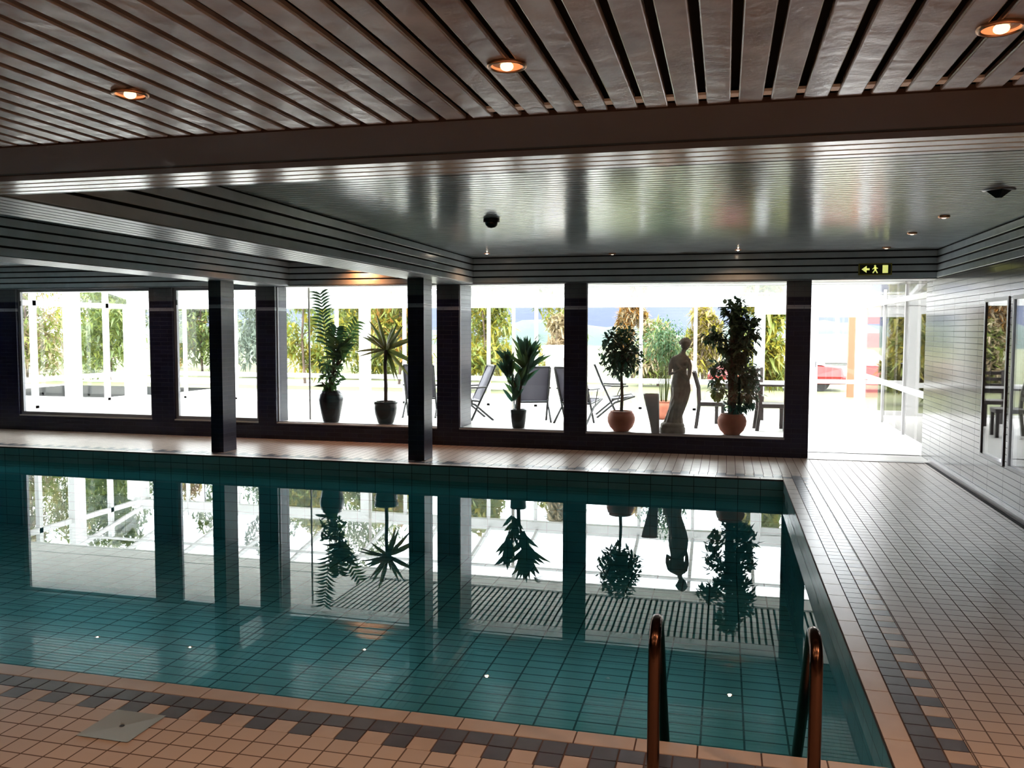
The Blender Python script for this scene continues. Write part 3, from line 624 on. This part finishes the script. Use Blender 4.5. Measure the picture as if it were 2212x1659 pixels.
# ------------------------------------------------------------------ garden furniture
def recliner(loc, rz, lab):
    r = empty('garden_recliner', loc, rz); tag(r, lab, 'lounge chair', 'dark recliners in the winter garden')
    W = .29
    m = MB()
    for s in (-1, 1):
        m.tube([(s*W,.34,1.02), (s*W,.22,.72), (s*W,.05,.36), (s*W,-.12,.0)], .021, 8)      # back upright into front leg
    m.tube([(-W,.34,1.02), (W,.34,1.02)], .021, 8); m.tube([(-W,.05,.36), (W,.05,.36)], .018, 8)
    m.build('back_frame', m_black, r)
    for s in (-1, 1):
        m = MB(); m.tube([(s*(W+.03),-.42,.42), (s*(W+.03),-.05,.30), (s*(W+.03),.30,.0)], .021, 8); m.build('leg', m_black, r)
        m = MB(); m.tube([(s*(W+.03),-.30,.62), (s*(W+.03),.0,.62), (s*(W+.03),.18,.63)], [.016]*3, 8); m.tube([(s*(W+.03),-.22,.62), (s*(W+.03),-.1,.33)], .01, 6); m.build('armrest', m_black, r)
    m = MB(); m.tube([(-W-.03,-.42,.42), (W+.03,-.42,.42)], .018, 8); m.tube([(-W,-.42,.42), (-W,.02,.36)], .018, 8); m.tube([(W,-.42,.42), (W,.02,.36)], .018, 8); m.build('seat_frame', m_black, r)
    m = MB()
    def sling(P):
        lo = [Vector((0,y,z)) for y, z in P]; rings = []
        for i, p in enumerate(lo): rings.append([p+Vector((-W+.01,0,0)), p+Vector((W-.01,0,0)), p+Vector((W-.01,.004,.006)), p+Vector((-W+.01,.004,.006))])
        m.rings(rings)
    sling([(.335,1.0), (.27,.86), (.2,.70), (.12,.52), (.05,.38)]); m.build('backrest', m_woven, r)
    m = MB(); sling([(.03,.37), (-.1,.365), (-.25,.385), (-.41,.415)]); m.build('seat', m_woven, r)
    return r
for x, y, a, lab in ((-4.62,15.5,-60,'dark sling recliner beside the navy pier, left of the small palm'), (-3.48,15.45,200,'dark sling recliner with grey back just right of the small palm'), (-2.62,15.4,165,'dark sling recliner half hidden by the pier left of the ball tree'), (-5.75,15.7,190,'dark sling recliner seen through the gap beside the pillar'), (-2.15,16.7,100,'dark folded recliner glimpsed left of the ball tree bowl')):
    recliner((x, y, 0), math.radians(a), lab)
def chair(loc, rz, lab):
    r = empty('dining_chair', loc, rz); tag(r, lab, 'chair', 'dark dining chairs in the winter garden')
    for sx in (-1, 1):
        m = MB(); m.rings([[(sx*.2-.028,y-.028,z), (sx*.2+.028,y-.028,z), (sx*.2+.028,y+.028,z), (sx*.2-.028,y+.028,z)] for y, z in ((.25,0), (.2,.42), (.22,.7), (.30,.98))], 0, True, False); m.build('leg', m_wood, r)
        m = MB(); m.box(sx*.2-.028, sx*.2+.028, -.23, -.174, 0, .43); m.build('leg', m_wood, r)
    m = MB(); m.box(-.23,.23,-.24,.2,.39,.46); bevel(m.build('seat', m_wood, r), .01)
    m = MB()
    for z, y in ((.93,.285), (.82,.255), (.71,.225), (.6,.21)): m.box(-.18,.18,y-.01,y+.01,z-.03,z+.03)
    m.build('backrest', m_wood, r)
for x, y, a, lab in ((-.22,15.25,90,'dark dining chair left of the tallest tree, seen side on'), (.78,15.15,95,'dark dining chair right of the tallest tree, back to the left'), (.5,16.95,0,'dark dining chair on the far side of the garden table')):
    chair((x, y, 0), math.radians(a), lab)
r = empty('garden_table', (.55, 16.15, 0)); tag(r, 'dark rectangular dining table behind the tallest potted tree', 'table')
m = MB(); m.box(-.75,.85,-.35,.35,.70,.735); bevel(m.build('tabletop', m_wood, r), .006)
for sx in (-.68,.78):
    for sy in (-.28,.28): m = MB(); m.box(sx-.03,sx+.03,sy-.03,sy+.03,0,.70); m.build('leg', m_wood, r)
# ------------------------------------------------------------------ outdoors
b = MB(); b.poly([(-200,GY+.1,-.12), (200,GY+.1,-.12), (200,400,-.12), (-200,400,-.12)]); b.poly([(-200,-60,-.12), (-16.8,-60,-.12), (-16.8,GY+.1,-.12), (-200,GY+.1,-.12)]); b.poly([(2.85,-60,-.12), (200,-60,-.12), (200,GY+.1,-.12), (2.85,GY+.1,-.12)])
tag(b.build('lawn', [mat('grass', (.085,.1,.036), .9, noise=(.5, (.12,.125,.055)))]), 'pale autumn lawn outside the winter garden', 'grass', kind='stuff')
b = MB(); b.box(-30, -2.6, GY+.15, 22.5, -.12, -.06); b.box(-2.6, 6, GY+.15, 19.0, -.12, -.06); b.box(-20,-14.7,4,22.5,-.12,-.06); b.box(-40,-3.5,25.0,27.5,-.12,-.08); struct(b.build('floor', [mat('paving', (.62,.6,.58), .8)]))
def tree_mesh(seed, H, R, n, L, W, mats, name='tree_crown', trunk=.12, th=.35):
    rr = random.Random(seed); lf = MB(); tk = MB()
    tk.tube([(0,0,-.15), (.03*H*rr.uniform(-1,1),0,H*.3), (0,0,H*.6), (0,0,H*.95)], [trunk, trunk*.8, trunk*.5, .02], 8)
    for k in range(16):
        z = H*rr.uniform(th,.9); a = rr.uniform(0,2*PI); q = R*.75*(1-.5*z/H); tk.tube([(0,0,z*.92), (math.cos(a)*q*.5, math.sin(a)*q*.5, z), (math.cos(a)*q, math.sin(a)*q, z+H*.06)], [trunk*.35,trunk*.2,.01], 5)
        cc = (math.cos(a)*q*.8, math.sin(a)*q*.8, z+H*.04)
        for i in range(n//16):
            v = rdir(); s = R*.5; p = (cc[0]+v.x*s*rr.random()**.33, cc[1]+v.y*s*rr.random()**.4, cc[2]+v.z*s*1.1*rr.random()**.4)
            leaf(lf, p, rdir(-.1), L*rr.uniform(.7,1.3), W, rr.choice(range(len(mats))), .2, 1)
    return tk, lf
def tree(loc, seed, H, R, n, L, mats, lab, cat='tree', group='trees beyond the glass', name='tree', th=.3, trunk=.12):
    r = empty(name, loc); tag(r, lab, cat, group); tk, lf = tree_mesh(seed, H, R, n, L, L*.7, mats, trunk=trunk, th=th); tk.build('trunk', m_bark, r); lf.build('foliage', mats, r); return r
yl = leaf_mat('autumn_yellow', (0.344,0.271,0.033), (0.246,0.246,0.033), scale=1.2); yg = leaf_mat('autumn_yellowgreen', (0.221,0.254,0.057), (0.156,0.205,0.049), scale=1.2); og = leaf_mat('autumn_orange', (0.410,0.189,0.049), (0.344,0.221,0.049), scale=1.2)
gr = leaf_mat('autumn_green', (0.107,0.156,0.057), (0.164,0.213,0.074), scale=1.2); bgn = leaf_mat('grey_green', (0.164,0.205,0.164), (0.221,0.254,0.213), scale=1); be = leaf_mat('beige_birch', (0.377,0.287,0.180), (0.312,0.254,0.139), scale=1)
T_ = [((-23.9,25,0),6,1.3,[yg,be],'tree with pale trunk behind the left end glazing',''), ((-24.5,30,0), 6.5,1.9,[yg,gr],'yellowish green tree at the far left of the leftmost window',''), ((-20.9,25.5,0),6,1.2,[gr,yg],'green tree behind the leftmost white posts',''),
      ((-31,36,0),8,2.3,[yg,yl],'yellow green tree at the left edge of the picture',''), ((-24.4,34.8,0),7,1.3,[og,yl],'orange autumn tree in the middle of the leftmost window',''),
      ((-20.6,30.5,0),6,1.8,[yg,gr],'bushy green tree right of the orange one',''), ((-16.9,29,0),6.5,1.3,[bgn],'grey green misty tree in the second window',''),
      ((-13.4,25.5,0),4.6,1.1,[yl,yg],'yellow green tree left of the pier by the urn',''), ((-13.2,30,0),5.0,1.6,[yg,yl],'golden green tree behind the tall urn',''),
      ((-10.3,26,0),4.4,1.15,[yl,og,yg],'orange yellow tree between the urn and the yucca',''), ((-9.0,30,0),4.8,1.5,[yl,yg],'yellow tree directly behind the yucca',''),
      ((-7.2,25,0),4.2,1.0,[yl,yg],'golden tree left of the thin grey post',''), ((-5.7,29.5,0),4.7,1.3,[yg,yl],'yellow green tree behind the small palm',''),
      ((-4.75,25.6,0),4.0,.6,[be],'beige tree next to the pier in the palm window',''), ((-3.25,31,0),4.9,.6,[be,og],'slim peach coloured birch above the ball tree',''),
      ((-2.1,28,0),2.0,.8,[be,yg],'low beige shrub behind the statue',''), ((.93,22.4,0),3.4,.7,[yg,yl],'dense yellow green bush at the right of the tree window',''),
      ((-.75,31,0),2.5,.8,[be,yl],'pale peach shrub left of the tallest potted tree',''), ((-16.5,37,0),9,2.6,[yg,gr],'big green tree far behind the urn',''),
      ((-34,29,0),7,1.9,[gr,yg],'dark green tree seen above the left end rail',''), ((-38,40,0),9,2.6,[yl,yg],'tall yellow tree outside the left end of the garden',''),
      ((-24,41,0),9,2.8,[gr,bgn],'large dark green tree far behind the second window','')]
for k, (loc, H, R, ms, lab, _) in enumerate(T_):
    tree(loc, k+11, H, R, 3600 if R < 1.6 else 5600, .30, ms, lab, th=.04, trunk=.05)
# mountains: a ridge with real relief
b = MB(); nx, ny = 60, 10; vs = []; rr = random.Random(3)
for j in range(ny):
    for i in range(nx):
        x = -260+i*9.5; y = 300+j*25; h = 19*math.sin(PI*j/(ny-1))*(1+.3*math.sin(i*.35+1)+.15*math.sin(i*.9)); vs.append((x, y, h*1.5-1+rr.uniform(-.6,.6)*(0 < j < ny-1)))
b.mesh(vs, [(j*nx+i, j*nx+i+1, (j+1)*nx+i+1, (j+1)*nx+i) for j in range(ny-1) for i in range(nx-1)], 0, True)
tag(b.build('mountain_ridge', [mat('far_mountain', (.018,.026,.065), .9, noise=(.02, (.026,.036,.075)))]), 'low blue mountain ridge on the horizon', 'mountain')
b = MB(); nx, ny = 50, 6; vs = []
for j in range(ny):
    for i in range(nx):
        x = -90+i*3.4; y = 95+j*6; vs.append((x, y, 2.5*math.sin(PI*j/(ny-1))*(1+.3*math.sin(i*.7)+.2*math.sin(i*1.7))+rr.uniform(-.4,.4)-.5))
b.mesh(vs, [(j*nx+i, j*nx+i+1, (j+1)*nx+i+1, (j+1)*nx+i) for j in range(ny-1) for i in range(nx-1)], 0, True)
tag(b.build('wooded_hill', [mat('teal_forest', (.026,.05,.044), .9, noise=(.2, (.038,.064,.055)))]), 'teal wooded hill below the blue ridge', 'hill')
# red timber shelter, car, house seen through the end door
r = empty('timber_shelter', (3.4, 24.8, -.12)); tag(r, 'red timber shelter seen through the glazed end door', 'shelter')
m = MB(); m.box(-.14,.04,-.1,.1,0,2.6); m.build('post', mat('orange_wood', (.3,.085,.04), .6), r)
m = MB(); m.box(.14,.75,.0,.06,0,1.75); m.build('wall_panel', mat('red_wood', (.22,.04,.045), .6), r)
m = MB(); m.box(.14,1.2,-.02,.08,2.0,2.6); m.build('roof_board', mat('orange_wood2', (.3,.07,.035), .6), r)
m = MB(); m.box(.10,.15,-.02,.06,0,2.6); m.build('post', m_wood, r)
r = empty('red_car', (1.5, 27.6, -.12)); tag(r, 'red car parked behind the glazed end door', 'car')
m = MB()
def cs_(x, zt, w0): return [(x,-w0,.22), (x,-w0-.02,.45), (x,-w0*.85,zt), (x,w0*.85,zt), (x,w0+.02,.45), (x,w0,.22)]
m.rings([cs_(-2.0,.5,.7), cs_(-1.8,.68,.8), cs_(-.9,.78,.83), cs_(1.0,.8,.83), cs_(1.9,.72,.8), cs_(2.0,.55,.72)], 0, True, False); bevel(m.build('body', mat('red_paint', (.2,.02,.02), .3), r), .04)
m = MB(); m.rings([[(x,-w_,z0), (x,-w_*.85,z1), (x,w_*.85,z1), (x,w_,z0)] for x, w_, z0, z1 in ((-1.0,.72,.78,.8), (-.45,.72,.78,1.25), (.7,.72,.8,1.3), (1.4,.72,.79,.85))], 0, True, False); m.build('cabin', mat('car_glass', (.5,.52,.55), .1), r)
for sx in (-1.25, 1.25):
    for sy in (-.75, .6): m = MB(); m.tube([(sx,sy,.31), (sx,sy+.16,.31)], .31, 20); m.build('wheel', m_black, r)
r = empty('white_house', (4.5, 48, -2.5)); tag(r, 'white house with dark roof far behind the end door', 'house')
m = MB(); m.box(-3,3.5,0,6,0,2.6); m.build('wall', m_white, r)
m = MB(); m.mesh([(-3.3,-.4,2.5), (3.8,-.4,2.5), (3.8,6.4,2.5), (-3.3,6.4,2.5), (-3.3,3,4.0), (3.8,3,4.0)], [(0,1,5,4), (2,3,4,5), (0,4,3), (1,2,5), (0,3,2,1)]); m.build('roof', mat('dark_roof', (.12,.10,.10), .8), r)
m = MB(); m.box(.2,1.2,-.05,0,1.1,2.0); m.build('window', m_black, r)
# timber clad building along the right of the passage
r = empty('timber_building', (3.0, 13.2, -.12)); tag(r, 'pinkish timber clad building outside the right glazing', 'building')
m = MB(); m.box(0,.25,-.6,4.6,0,4.5); m.build('wall', mat('cladding', (.055,.04,.033), .8, noise=(2, (.07,.05,.042), (1,6,.1))), r)
for y in (.1, 1.0, 1.8, 2.7, 3.6, 4.4): m = MB(); m.box(-.12,0,y-.07,y+.07,0,4.5); m.build('batten', mat('batten', (.035,.028,.02), .8), r)
for y in (.55, 2.2, 4.0): m = MB(); m.box(-.03,0,y-.18,y+.18,1.2,2.1); m.build('window', m_white, r)
# small outbuilding in the garden, shed
r = empty('garden_hut', (-4.5, 22.8, -.12)); tag(r, 'small beige hut with a white top right of the small palm', 'hut')
m = MB(); m.box(-.25,.25,0,.5,0,1.05); m.build('wall', mat('hut_beige', (.45,.4,.35), .8), r)
m = MB(); m.box(-.32,.32,-.07,.57,1.05,1.4); bevel(m.build('roof', m_white, r), .03)
r = empty('brown_shed', (-1.2, 26.5, -.12)); tag(r, 'small grey brown round-topped shed right of the statue', 'shed')
m = MB(); m.rings([[(.38*math.cos(PI*k/14)*s_, y, .55+.38*math.sin(PI*k/14)*s_) for k in range(15)]+[(-.38*s_, y, 0), (.38*s_, y, 0)] for y, s_ in ((0,.98), (.03,1), (.8,1))], 0, True, False); m.build('shell', mat('shed_brown', (.25,.18,.16), .8), r)
m = MB(); m.box(-.14,.14,-.02,.0,0,.6); m.build('door', m_wood, r)
